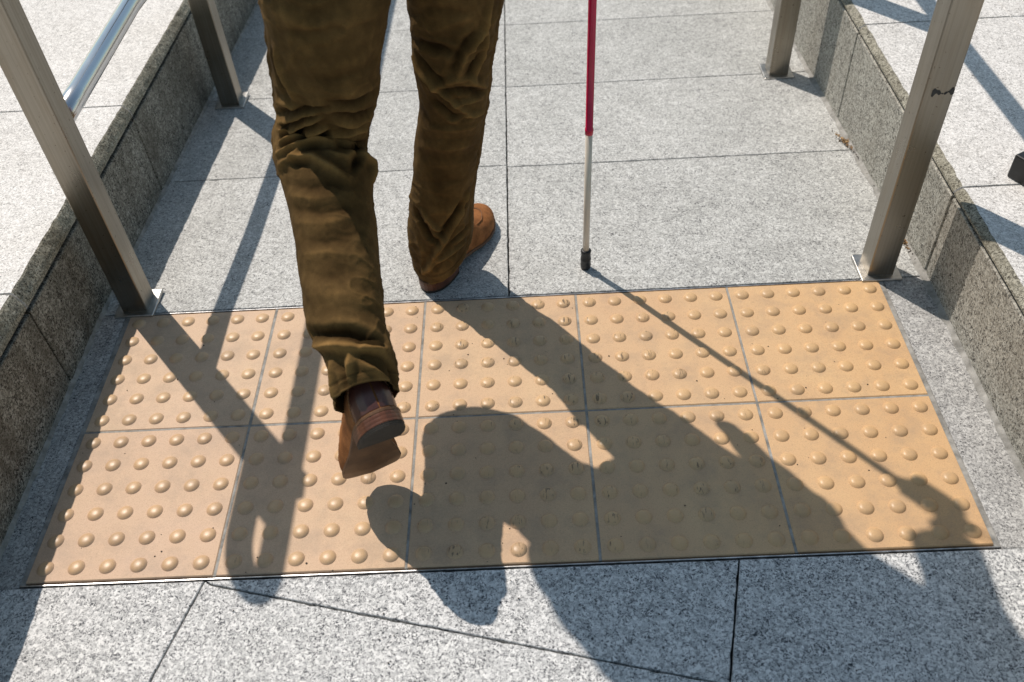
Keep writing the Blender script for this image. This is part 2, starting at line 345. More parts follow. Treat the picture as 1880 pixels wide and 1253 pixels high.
FOLDS_L = [
 (5.0,7.1,[(461,451,559),(483,426,570),(496,419,565)]),
 (6.0,4.7,[(451,473,515),(476,441,534),(502,420,555),(522,413,561)]),
 (6.0,4.7,[(454,458,501),(476,446,517),(505,424,541),(526,417,548)]),
 (7.0,4.7,[(454,443,492),(477,439,502),(500,437,515),(514,433,518),(527,431,522)]),
 (7.0,5.5,[(446,435,478),(464,427,490),(484,428,499),(507,432,502),(531,431,497)]),
 (-5.0,4.7,[(455,463,532),(476,437,549),(494,422,557),(510,414,564),(527,411,566),(541,411,567)]),
 (-6.0,3.9,[(449,471,504),(479,441,527),(499,425,543),(518,416,553)]),
 (-6.0,3.9,[(453,452,496),(478,446,507),(495,436,519),(514,426,531)]),
 (-5.0,3.9,[(450,439,486),(467,434,496),(483,432,501),(497,434,503),(510,440,503),(524,437,508)]),
 (4.0,5.5,[(472,414,485),(486,421,496)]),
 (6.0,7.9,[(449,423,469),(478,411,486),(504,406,490),(525,394,482),(541,386,472),(555,383,462)]),
 (-4.0,4.7,[(465,412,478),(484,402,482),(500,398,485)]),
 (7.0,7.9,[(569,438,469),(577,449,443),(579,430,430)]),
 (-6.0,6.3,[(564,443,476),(567,429,469),(561,404,467)]),
 (-5.0,5.5,[(543,432,492),(561,440,480),(571,487,458)]),
 (4.0,6.3,[(524,414,492),(538,413,487),(550,415,481),(567,447,471)]),
 (-5.0,6.3,[(548,419,550),(560,424,546),(571,434,536),(584,446,532),(592,466,525)]),
 (-5.0,7.1,[(546,408,576),(562,414,571),(577,424,563),(593,438,564),(605,464,558)]),
 (5.0,6.3,[(546,427,531),(558,435,524),(569,447,516),(587,469,515)]),
 (4.0,6.3,[(523,440,502),(539,442,502),(553,449,497),(566,458,495),(578,479,488)]),
 (3.0,9.4,[(499,406,717),(512,396,718),(524,390,716),(532,387,710),(542,385,707),(555,384,704),(571,385,701),(584,388,693),(595,391,699),(607,397,699),(618,404,700),(629,416,697)]),
 (-3.0,7.9,[(500,403,689),(514,394,694),(526,389,695),(540,385,696),(550,384,697),(566,384,698),(574,385,700),(584,387,697),(597,392,694),(609,399,695),(623,411,691),(635,431,684)]),
 (4.0,6.3,[(487,415,659),(486,415,644),(488,414,627),(491,413,615),(494,412,602),(498,414,580)]),
 (-4.0,5.5,[(479,425,647),(476,428,629),(477,426,613),(481,423,600),(483,423,585)]),
 (-3.0,9.4,[(509,401,624),(524,397,624),(537,396,621),(551,397,618),(568,400,619),(581,404,621),(596,414,619),(607,424,622),(617,440,622)]),
 (-3.0,7.9,[(462,390,454),(483,374,463),(501,365,464),(514,366,466),(528,368,466),(540,371,464)]),
 (3.0,7.9,[(468,373,446),(489,357,454),(509,349,455),(525,351,456),(540,355,455),(555,363,451)]),
 (-3.5,7.9,[(472,354,435),(488,343,441),(503,335,443),(518,331,443),(534,333,444),(548,339,443),(563,351,438)]),
 (3.0,7.9,[(475,337,422),(499,320,433),(519,313,435),(532,315,436),(544,320,436),(556,329,434)]),
 (-3.0,8.7,[(493,302,419),(510,292,423),(528,288,424),(543,294,425),(556,300,424),(570,315,419)]),
 (3.0,9.4,[(481,291,398),(499,279,410),(514,273,414),(528,274,417),(542,270,415),(558,271,411),(572,276,404),(591,293,380)]),
 (-2.5,9.4,[(485,270,386),(510,248,399),(529,239,401),(541,241,402),(553,243,402),(566,249,399)]),
 (2.5,11.0,[(501,224,378),(520,216,388),(538,212,390),(551,212,390),(563,209,386),(575,211,381),(588,213,369),(599,227,346)]),
 (-8.0,8.7,[(499,192,336),(528,165,357),(545,161,364),(562,160,365),(572,157,362),(584,155,358),(594,154,352),(605,154,341)]),
 (7.0,7.1,[(507,177,327),(531,154,349),(549,144,354),(565,138,355),(577,135,353),(593,138,348),(608,153,337)]),
 (-7.0,7.9,[(576,131,352),(589,126,346),(600,126,339),(608,124,326),(615,125,310),(621,127,280)]),
 (5.0,6.3,[(566,132,352),(564,117,343),(561,106,332)]),
 (-5.0,6.3,[(548,126,342),(556,112,336),(557,98,323)]),
 (5.0,5.5,[(570,126,349),(582,121,345),(592,117,338),(602,116,329),(611,117,315)]),
 (5.0,5.5,[(536,130,333),(537,115,317),(538,105,307),(539,97,298)]),
]
FOLDS_R = [
 (5.0,5.5,[(783,524,659),(777,524,644),(772,526,629),(767,528,611),(756,523,602),(747,522,590),(736,522,578),(728,526,556),(720,532,535)]),
 (4.0,4.7,[(769,533,605),(764,538,577),(760,539,564),(753,540,549),(744,546,519)]),
 (-4.0,7.1,[(752,517,615),(742,517,603),(735,519,588),(725,522,570),(714,528,548)]),
 (-4.0,5.5,[(759,535,574),(745,534,552),(735,538,528)]),
 (4.0,5.5,[(683,545,515),(712,534,529),(737,539,528),(748,553,511),(760,577,490)]),
 (-5.0,6.3,[(690,545,504),(710,540,508),(726,542,507),(742,552,498),(757,578,477)]),
 (5.0,4.7,[(652,572,552),(657,563,542),(664,556,533),(674,548,523),(683,546,511),(695,545,497),(708,548,480),(728,560,455)]),
 (-4.0,6.3,[(660,556,565),(669,547,555),(678,542,542),(687,539,533),(699,538,522)]),
 (4.0,4.7,[(708,549,477),(724,550,479),(736,555,480),(759,583,475)]),
 (4.0,4.7,[(699,560,442),(725,561,449),(739,570,446),(752,588,439)]),
 (-4.0,6.3,[(680,557,478),(691,555,467),(703,556,453),(728,564,442)]),
 (3.0,5.5,[(650,592,433),(663,579,418),(682,568,421),(700,565,420),(720,568,421),(739,583,415)]),
 (-2.5,7.1,[(644,599,389),(667,578,398),(689,571,398),(703,570,402),(719,576,397),(734,589,391)]),
 (2.5,7.1,[(635,610,362),(653,590,373),(670,580,376),(684,577,375),(700,576,378),(717,582,376),(731,597,368)]),
 (3.0,7.9,[(654,568,595),(667,541,620),(683,525,621),(697,518,621),(712,510,630),(726,506,637),(740,506,641),(754,509,643)]),
 (-4.0,7.1,[(654,568,582),(670,540,591),(685,529,590),(699,522,591),(711,519,585),(723,519,580)]),
 (-3.0,7.9,[(660,551,628),(678,525,645),(693,510,659),(708,503,659),(725,500,657),(739,502,653)]),
 (2.0,9.4,[(624,623,319),(649,597,334),(670,587,337),(687,585,339),(704,589,337),(718,600,333)]),
 (-2.0,9.4,[(620,624,285),(638,606,291),(657,597,292),(674,593,298),(689,595,298),(704,603,293)]),
 (7.0,5.5,[(710,623,248),(700,619,233),(693,618,215),(674,614,185),(663,614,163),(651,613,142),(639,614,122),(629,616,100),(605,628,57)]),
 (5.0,4.7,[(691,643,118),(677,627,117),(659,618,111),(644,616,102),(630,617,85),(613,623,65)]),
 (-6.0,6.3,[(697,616,233),(686,613,216),(674,612,196),(652,612,164)]),
 (-5.0,5.5,[(698,643,156),(688,631,150),(676,622,142),(653,615,123)]),
 (-6.0,6.3,[(608,630,212),(613,624,197),(621,618,182),(630,615,158),(645,613,146)]),
 (4.0,4.7,[(622,617,220),(634,612,198),(643,611,181),(658,612,172)]),
 (3.0,7.1,[(601,630,153),(609,624,116),(603,628,70)]),
 (-3.0,6.3,[(625,617,107),(633,617,86),(630,619,66)]),
]
# ================================================================ SETTING
SL = -.07                                     # the ramp falls away beyond the tactile tiles
def zr(x, y): return SL*max(0.0, y-.606)
YB, YF = -1.6, 6.0                            # length of the kerb walls
XL, XR = -.060, 1.600
# beds below the slabs
bm = bmesh.new()
vs = [bm.verts.new(p) for p in ((-4, -8, -.012), (7, -8, -.012), (7, .606, -.012), (-4, .606, -.012))]; bm.faces.new(vs)
v2 = [bm.verts.new(p) for p in ((7, YF, zr(0, YF)-.012), (-4, YF, zr(0, YF)-.012))]; bm.faces.new((vs[3], vs[2], v2[0], v2[1]))
tag(bm_obj('joint_bed', bm, M_GROUT), kind='structure')
bm = bmesh.new(); vs = [bm.verts.new(p) for p in ((-250, -250, -.42), (250, -250, -.42), (250, 250, -.42), (-250, 250, -.42))]; bm.faces.new(vs)
tag(bm_obj('ground', bm, M_RAMP), kind='structure')
g = .0012
def shrink(poly, d=g):
    P = [Vector(p) for p in poly]; n = len(P)
    if sum(P[i].x*P[(i+1) % n].y-P[(i+1) % n].x*P[i].y for i in range(n)) < 0: P.reverse()
    out = []
    for i in range(n):
        a, b, c = P[i-1], P[i], P[(i+1) % n]
        n1 = Vector((-(b-a).y, (b-a).x)).normalized(); n2 = Vector((-(c-b).y, (c-b).x)).normalized()
        m = n1+n2; m /= max(.2, m.dot(n1)); out.append(tuple(b+m*d))
    return out
def ragged(poly, step=.011, amp=.0011):
    """slab outline with slightly chipped, uneven edges"""
    P = [Vector(p) for p in poly]; n = len(P); out = []
    cen = sum(P, Vector((0, 0)))/n
    for i in range(n):
        a, b = P[i], P[(i+1) % n]; L = (b-a).length; k = max(1, int(L/step)); nr = Vector((-(b-a).y, (b-a).x)).normalized()
        for j in range(k):
            p = a+(b-a)*(j/k)
            if j and L < 1.2:
                q = np.array([[p.x, p.y, i*3.1+cen.x*7]]); d = abs(vnoise(q, 45, 31)[0])*amp*.8+max(0, vnoise(q, 110, 33)[0]-.35)*amp*2.6; p = p+nr*d
            out.append((p.x, p.y))
    return out
# lower pavement, with the diagonal fold joint
FY = lambda x: -.020-.2450*(x-.33)
J1 = lambda y: .288+.28*y; J2 = lambda y: 1.118+.25*y
j2y = -.2035; T0 = -.0052
bm = bmesh.new()
P = [[(XL, T0), (.288, T0), (J1(-.9), -.9), (XL, -.9)],
     [(.288, T0), (.3, -.0135), (J2(j2y), FY(J2(j2y))), (J2(-.9), -.9), (J1(-.9), -.9)],
     [(.288, T0), (1.117, T0), (J2(j2y), FY(J2(j2y))), (.3, -.0135)],
     [(1.117, T0), (XR, T0), (XR, FY(XR)), (J2(j2y), FY(J2(j2y)))],
     [(J2(j2y), FY(J2(j2y))), (XR, FY(XR)), (XR, -.9), (J2(-.9), -.9)]]
for p in P: prism(bm, ragged(shrink(p)), 0.0, .011, .0010)
for i in range(-4, 6):
    for j in range(6): prism(bm, shrink([(i*.83-.06, -.9-j*.62), (i*.83+.77, -.9-j*.62), (i*.83+.77, -1.52-j*.62), (i*.83-.06, -1.52-j*.62)]), 0.0, .011, .0012)
tag(bm_obj('pavement', bm, M_FRONT), kind='structure')
# ramp
bm = bmesh.new(); ys = [.6085, 1.103, 1.520, 1.936]+[1.936+.416*k for k in range(1, 10)]
for k, (a, b) in enumerate(zip(ys[:-1], ys[1:])):
    dl = .010 if k < 3 else 0
    ya = a+(dl if k else 0); yb = b+dl
    rg = ragged if k < 4 else (lambda q: q)
    prism(bm, rg(shrink([(XL, ya), (.771, ya-.004*(k > 0)), (.771, yb-.004), (XL, yb)])), zr, .011, .0009)
    ya, yb = a-.006*(k > 0), b-.006
    prism(bm, rg(shrink([(.771, ya+.004*(k > 0)), (XR, ya), (XR, yb), (.771, yb+.004)])), zr, .011, .0009)
tag(bm_obj('ramp', bm, M_RAMP), kind='structure')
# narrow granite strips either side of the tiles
bm = bmesh.new()
prism(bm, shrink([(XL, -.0075), (-.0065, -.0075), (-.0065, .6085), (XL, .6085)]), -.0005, .010, .0012)
prism(bm, shrink([(1.5140, -.0075), (XR, -.0075), (XR, .6085), (1.5140, .6085)]), -.0005, .010, .0012)
tag(bm_obj('side_strip_pavement', bm, M_STRIP), kind='structure')

# tactile tiles -------------------------------------------------------------
PIT = .3015
def tile_mesh():
    bm = bmesh.new(); h = .1490
    prism(bm, [(-h, -h), (h, -h), (h, h), (-h, h)], 0.0, .012, .0016)
    nseg = 20; prof = [(.0138, -.0002), (.0132, .0006), (.0122, .0018), (.0107, .0032), (.0087, .0043), (.0063, .0050), (.0032, .0054)]
    for i in range(6):
        for j in range(6):
            cx, cy = (i-2.5)*.0500, (j-2.5)*.0500
            rings = []
            for (r, z) in prof: rings.append([bm.verts.new((cx+r*math.cos(2*math.pi*k/nseg), cy+r*math.sin(2*math.pi*k/nseg), z)) for k in range(nseg)])
            tp = bm.verts.new((cx, cy, .0055))
            for a, b in zip(rings[:-1], rings[1:]):
                for k in range(nseg): f = bm.faces.new((a[k], a[(k+1) % nseg], b[(k+1) % nseg], b[k])); f.smooth = True
            for k in range(nseg): f = bm.faces.new((rings[-1][k], rings[-1][(k+1) % nseg], tp)); f.smooth = True
    bmesh.ops.recalc_face_normals(bm, faces=bm.faces)
    me = bpy.data.meshes.new('tactile_tile'); bm.to_mesh(me); bm.free(); me.materials.append(M_TILE); return me
tm = tile_mesh()
LB = {(0, 1): 'tan dotted tile in the far left corner, at the foot of the near left post',
      (1, 1): 'tan dotted tile partly hidden by the raised leg, second in the far row',
      (2, 1): 'tan dotted tile just behind the planted shoe heel, middle of the far row',
      (3, 1): 'tan dotted tile that the cane shadow enters first, in the far row',
      (4, 1): 'ochre dotted tile at the foot of the near right steel post, far right corner',
      (0, 0): 'pale tan dotted tile in the near left corner, mostly sunlit',
      (1, 0): 'tan dotted tile under the raised shoe with the handrail end shadow on it',
      (2, 0): 'scuffed dotted tile right of the raised shoe, middle of the near row',
      (3, 0): 'scuffed dotted tile nearly all in the shadow of the body, fourth in the near row',
      (4, 0): 'ochre dotted tile in the near right corner with the hand shadow'}
for (i, j), lab in LB.items():
    o = bpy.data.objects.new('tactile_tile', tm); C.objects.link(o)
    o.location = ((i+.5)*PIT, (j+.5)*PIT, .0012+rng.uniform(-.0004, .0004)); o.rotation_euler = (rng.uniform(-.0012, .0012), rng.uniform(-.0012, .0012), rng.uniform(-.0012, .0012))
    tag(o, lab, 'paving tile', 'tactile warning tiles set in a block of two rows')
# grout between the tiles
bm = bmesh.new()
for i in range(1, 5): box(bm, (i*PIT-.0026, .001, -.008), (i*PIT+.0026, .602, .0002), 0)
box(bm, (.001, PIT-.0026, -.008), (5*PIT-.001, PIT+.0026, -.0003), 0)
box(bm, (-.0062, -.0020, -.010), (.0026, 2*PIT+.0004, .0003), 0); box(bm, (5*PIT-.0026, -.0020, -.010), (5*PIT+.0060, 2*PIT+.0004, .0003), 0)
tag(bm_obj('tile_grout', bm, M_MORTAR), kind='structure')
# steel edging strip round the block of tiles
bm = bmesh.new(); W5 = 5*PIT; H2 = 2*PIT
box(bm, (-.0045, -.0040, -.010), (W5+.0055, -.0022, .0010), .0003); box(bm, (-.0045, H2+.0008, -.010), (W5+.0055, H2+.0030, .0005), .0005)
tag(bm_obj('edging_strip', bm, M_TRIM), 'thin bright metal strip framing the block of tan dotted tiles', 'edging')

# kerb walls ------------------------------------------------------------------
def rough_slab(name, x0, x1, y0, y1, top, jz, sgn, parent):
    """coping slab; x0 is the front face, rock-faced; sgn -1: walls left of the path"""
    ny = max(8, int((y1-y0)/.006)); yy = np.linspace(y0, y1, ny)
    prof = [(0.003, 'j'), (0.000, .10), (.0005, .35), (.0035, .55), (.0075, .75), (.0115, .93), (.0145, 1.0), (.030, 1.0), (.09, 1.0), (abs(x1-x0), 1.0), (abs(x1-x0), 'j')]
    V = []
    for k, y in enumerate(yy):
        for (d, t) in prof:
            zt, zj = top(y), jz(y)+.003; tt = 0 if t == 'j' else t
            V.append((x0+sgn*d, y, zj+(zt-zj)*tt))
    V = np.array(V); n = len(prof); V = V.reshape(ny, n, 3)
    amp = np.array([.1, .12, .4, .6, .6, .55, .45, .0, 0, 0, 0])[None, :]
    q = V.reshape(-1, 3); nz = (vnoise(q, 55, 1)*.0030+vnoise(q, 130, 2)*.0014+vnoise(q, 18, 3)*.0022).reshape(ny, n)
    V[..., 0] += sgn*amp*(nz+.001); V[..., 2] -= amp*np.abs(nz)*.25
    F = grid_faces(ny, n, False)
    F = F+[tuple(range(n)), tuple((ny-1)*n+i for i in range(n))[::-1]]
    F = [f if sgn < 0 else f[::-1] for f in F]
    o = pydata(name, V.reshape(-1, 3), F, [M_TOP, M_EDGE], parent, False)
    for p in o.data.polygons:
        if len(p.vertices) == 4:
            j = p.index % (n-1)
            if j <= 5: p.material_index = 1
            p.use_smooth = False
    return o
def kerb(label, sgn, x0, ys, top, jz, width, fmat):
    e = empty('granite_kerb_wall', (x0, 0, 0))
    tag(e, label, 'kerb wall', 'granite kerb walls either side of the ramp')
    for a, b in zip(ys[:-1], ys[1:]):
        rough_slab('coping_slab', x0, x0+sgn*width, a+.0026, b-.0026, top, jz, sgn, e)
        bm = bmesh.new(); x1 = x0+sgn*.03
        lo, hi = min(x0, x1), max(x0, x1)
        t = bmesh.new(); bmesh.ops.create_cube(t, size=1)
        for v in t.verts:
            y = a+.0026 if v.co.y < 0 else b-.0026
            zz = (jz(y)-.0036) if v.co.z > 0 else -.45
            v.co = Vector((lo if v.co.x < 0 else hi, y, zz))
        bmesh.ops.bevel(t, geom=[ed for ed in t.edges], offset=.0018, segments=1, affect='EDGES'); merge(bm, t)
        bm_obj('face_panel', bm, fmat, e)
    # core behind the joints
    bm = bmesh.new(); t = bmesh.new(); bmesh.ops.create_cube(t, size=1)
    xa, xb = sorted((x0+sgn*.022, x0+sgn*(width-.01)))
    for v in t.verts:
        y = ys[0]+.01 if v.co.y < 0 else ys[-1]-.01
        v.co = Vector((xa if v.co.x < 0 else xb, y, (jz(y)+.004) if v.co.z > 0 else -.44))
    merge(bm, t); bm_obj('core', bm, M_GROUT, e)
    return e
topL = lambda y: .2505-.040*y; jzL = lambda y: .2050-.030*y
topR = lambda y: .2110; jzR = lambda y: .1935-.0*y
yl = [-1.525, -.875, -.225, .425, 1.065, 1.70]+[1.70+.64*k for k in range(1, 7)]
yr = [-1.875, -1.25, -.628, -.005, .614, 1.237, 1.86]+[1.86+.62*k for k in range(1, 7)]
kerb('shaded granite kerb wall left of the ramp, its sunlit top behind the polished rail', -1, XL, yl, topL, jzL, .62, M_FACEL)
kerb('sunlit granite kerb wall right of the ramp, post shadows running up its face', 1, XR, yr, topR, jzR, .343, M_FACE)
# raised pavements beyond the copings
bm = bmesh.new()
for i in range(5):
    for a, b in zip(yl[:-1], yl[1:]): prism(bm, shrink([(-.68-.62*i, a), (-.68-.62*(i+1), a), (-.68-.62*(i+1), b), (-.68-.62*i, b)], .0015), lambda x, y: topL(y)-.0005, .25, .0012)
tag(bm_obj('raised_pavement_left', bm, M_TOP), kind='structure')
bm = bmesh.new()
for i in range(5):
    for a, b in zip(yr[:-1], yr[1:]): prism(bm, shrink([(1.943+.62*i, a), (1.943+.62*(i+1), a), (1.943+.62*(i+1), b), (1.943+.62*i, b)], .0015), lambda x, y: topR(y)-.0005, .25, .0012)
tag(bm_obj('raised_pavement_right', bm, M_TOP), kind='structure')
# pale sealing mortar along the foot of the kerb faces
def fillet(name, x, sgn, y0, y1, wd, label):
    n = int((y1-y0)/.008); V = []
    for k in range(n+1):
        y = y0+(y1-y0)*k/n; q = np.array([[x, y, 0]]); a = wd*(1+.45*vnoise(q, 30, 4)[0]+.25*vnoise(q, 90, 6)[0]); z = zr(0, y)
        V += [(x+sgn*.001, y, z+.009+.002*vnoise(q, 40, 5)[0]), (x-sgn*a*.35, y, z+.0042), (x-sgn*a*.8, y, z+.0020), (x-sgn*a, y, z-.002)]
    F = grid_faces(n+1, 4, False); F = [f[::-1] if sgn > 0 else f for f in F]
    tag(pydata(name, V, F, M_MORTAR, None, True), label, 'mortar joint')
fillet('mortar_seam', XR, 1, -1.5, 5.5, .0085, 'pale mortar seam along the foot of the sunlit right kerb face')
fillet('mortar_seam', XL, -1, -1.5, 5.5, .0055, 'narrow mortar seam along the foot of the shaded left kerb face')

# handrails -------------------------------------------------------------------
def arc_path(pts, rad=.05, n=8):
    P = [Vector(p) for p in pts]; out = [P[0]]
    for a, b, c in zip(P[:-2], P[1:-1], P[2:]):
        d1 = (a-b).normalized(); d2 = (c-b).normalized(); r = min(rad, (a-b).length*.49, (c-b).length*.49)
        p0, p2 = b+d1*r, b+d2*r
        for k in range(n+1):
            t = k/n; out.append(p0*(1-t)**2+b*2*t*(1-t)+p2*t*t)
    out.append(P[-1]); return [tuple(p) for p in out]
def railing(x, label, posts, scr=False, lower=True):
    e = empty('handrail', (x, posts[0], 0)); tag(e, label, 'handrail', 'steel handrails either side of the ramp')
    hp = .0255
    for k, y in enumerate(posts):
        z = zr(0, y)
        bm = bmesh.new(); box(bm, (x-hp, y-hp, z+.004), (x+hp, y+hp, z+.905), .0022, 2)
        po = bm_obj('post', bm, M_STEEL, e)
        bm = bmesh.new(); box(bm, (x-.040, y-.040, z-.0005), (x+.040, y+.040, z+.0075), .0018, 2)
        bp = bm_obj('base_plate', bm, M_PLATE, po)
        bm = bmesh.new()
        bmesh.ops.create_cone(bm, cap_ends=True, segments=24, radius1=.023, radius2=.023, depth=.003, matrix=Matrix.Translation((x, y+0.0, z+.907)))
        bm_obj('cap', bm, M_STEEL, po)
        if scr and k == 0:      # black paint smear across the camera-side face
            V = []; zc = .413
            q = 26
            for i in range(q+1):
                s = i/q; xx = x-.012+.037*s; wv = (.0035+.0032*math.sin(7*s+1)+.002*math.sin(23*s))*(1.1-.25*abs(s-.5)); mz = zc+.0025*math.sin(9*s)
                V += [(xx, y-hp-.0004, mz-wv), (xx, y-hp-.0004, mz+wv*.8)]
            F = grid_faces(q+1, 2, False); pydata('paint_smear', V, F, M_BLACK, po, False)
    y0 = posts[0]; yE = posts[-1]+.05
    dz = lambda y: SL*max(0, y-1.10)
    ysr = list(np.linspace(y0, yE, 40))
    low = [(x, y, .418+dz(y)) for y in ysr]
    if lower: V, F = tube(low, .0195, 28); pydata('lower_rail', V, F, M_CHROME, e)
    # upper rail, runs past the first post and returns in a loop
    up = [(x, y, .882+dz(y)) for y in ysr[::-1]][:-1]
    end = arc_path([(x, y0, .882), (x, y0-.225, .882), (x, y0-.225, .740), (x, y0, .740)], .070, 10)
    V, F = tube(up+end, .0215, 28); pydata('upper_rail', V, F, M_CHROME, e)
    bm = bmesh.new(); box(bm, (x-.012, y0-.098, .752), (x+.012, y0-.027, .870), .002); bm_obj('shadow_plate', bm, M_STEEL, e)  # unseen plate, added so its shadow fills part of the loop
    return e
railing(.010, 'steel handrail on square posts left of the ramp, polished lower rail in view', [.637, 1.517, 2.41, 3.30, 4.2, 5.1])
railing(1.512, 'steel handrail right of the ramp, a black smear on its near post', [.637, 1.517, 2.41, 3.30, 4.2, 5.1], True, False)

# black metal case on the right coping
bm = bmesh.new(); box(bm, (0, 0, 0), (.30, .20, .048), .003, 2)
bmesh.ops.rotate(bm, verts=bm.verts, cent=(0, 0, 0), matrix=Matrix.Rotation(math.radians(-62), 3, 'Z'))
bmesh.ops.translate(bm, verts=bm.verts, vec=(1.701, .640, .2112))
BB = bm_obj('metal_case', bm, M_BLKMETAL); tag(BB, 'corner of a flat black metal case resting on the right coping', 'case')
bm = bmesh.new(); box(bm, (.02, .02, .048), (.28, .18, .051), .001, 1)
bmesh.ops.rotate(bm, verts=bm.verts, cent=(0, 0, 0), matrix=Matrix.Rotation(math.radians(-62), 3, 'Z'))
bmesh.ops.translate(bm, verts=bm.verts, vec=(1.701, .640, .2112)); bm_obj('lid_panel', bm, M_BLKMETAL, BB)

# dry leaf crumbs by the right kerb
def debris(name, cx, cy, n, ln, mat, label, cat, ang=-.25, size=(.0015, .006)):
    bm = bmesh.new()
    for k in range(n):
        t = rng.normal(0, ln*.4); px = cx+rng.normal(0, .0035)+math.sin(ang)*t; py = cy+t*math.cos(ang)
        px = min(px, XR-.003); z = zr(0, py)+rng.uniform(.001, .007); s = rng.uniform(*size)
        m = Matrix.Translation((px, py, z)) @ Matrix.Rotation(rng.uniform(0, 6.28), 4, 'Z') @ Matrix.Rotation(rng.uniform(-.9, .9), 4, 'X')
        pts = [(-s, 0, 0), (-s*.3, -s*.5, s*.15), (s*.8, -s*.35, 0), (s, s*.2, s*.2), (0, s*.5, 0)]
        top = [bm.verts.new(m @ Vector(p)) for p in pts]; bot = [bm.verts.new(m @ (Vector(p)-Vector((0, 0, .0006)))) for p in pts]
        bm.faces.new(top); bm.faces.new(bot[::-1])
        for i in range(5): bm.faces.new((top[i], bot[i], bot[(i+1) % 5], top[(i+1) % 5]))
    tag(bm_obj(name, bm, mat), label, cat, None, 'stuff')
debris('leaf_litter', 1.592, .735, 46, .05, M_LEAF, 'dry leaf crumbs by the near right post at the kerb foot', 'leaf litter')
debris('leaf_litter', 1.590, 1.13, 40, .06, M_LEAF, 'dry leaf crumbs at the right kerb foot beyond the near post', 'leaf litter')
debris('soil_crumbs', 1.593, .72, 60, .10, M_DIRT, 'dark soil crumbs among the leaves near the right post', 'soil', size=(.0008, .003))
debris('soil_crumbs', 1.591, 1.10, 50, .14, M_DIRT, 'dark soil crumbs at the right kerb foot further up', 'soil', size=(.0008, .003))

bm = bmesh.new()
for k in range(90):          # grit lying on the tiles and granite
    px, py = rng.uniform(.02, 1.49), rng.uniform(-.2, .60); s_ = rng.uniform(.0005, .0014)
    t_ = bmesh.new(); bmesh.ops.create_icosphere(t_, subdivisions=1, radius=s_)
    for v in t_.verts: v.co = Vector((v.co.x*rng.uniform(.7, 1.6)+px, v.co.y*rng.uniform(.7, 1.5)+py, v.co.z*.6+.0016+s_*.4))
    merge(bm, t_)
tag(bm_obj('grit', bm, M_DIRT), 'scattered dark grit on the tiles and granite', 'grit', None, 'stuff')
# ================================================================ PERSON
person = empty('person', (.66, .50, 0))
tag(person, 'person in olive brown trousers and tan suede loafers striding down the ramp with a cane', 'person')

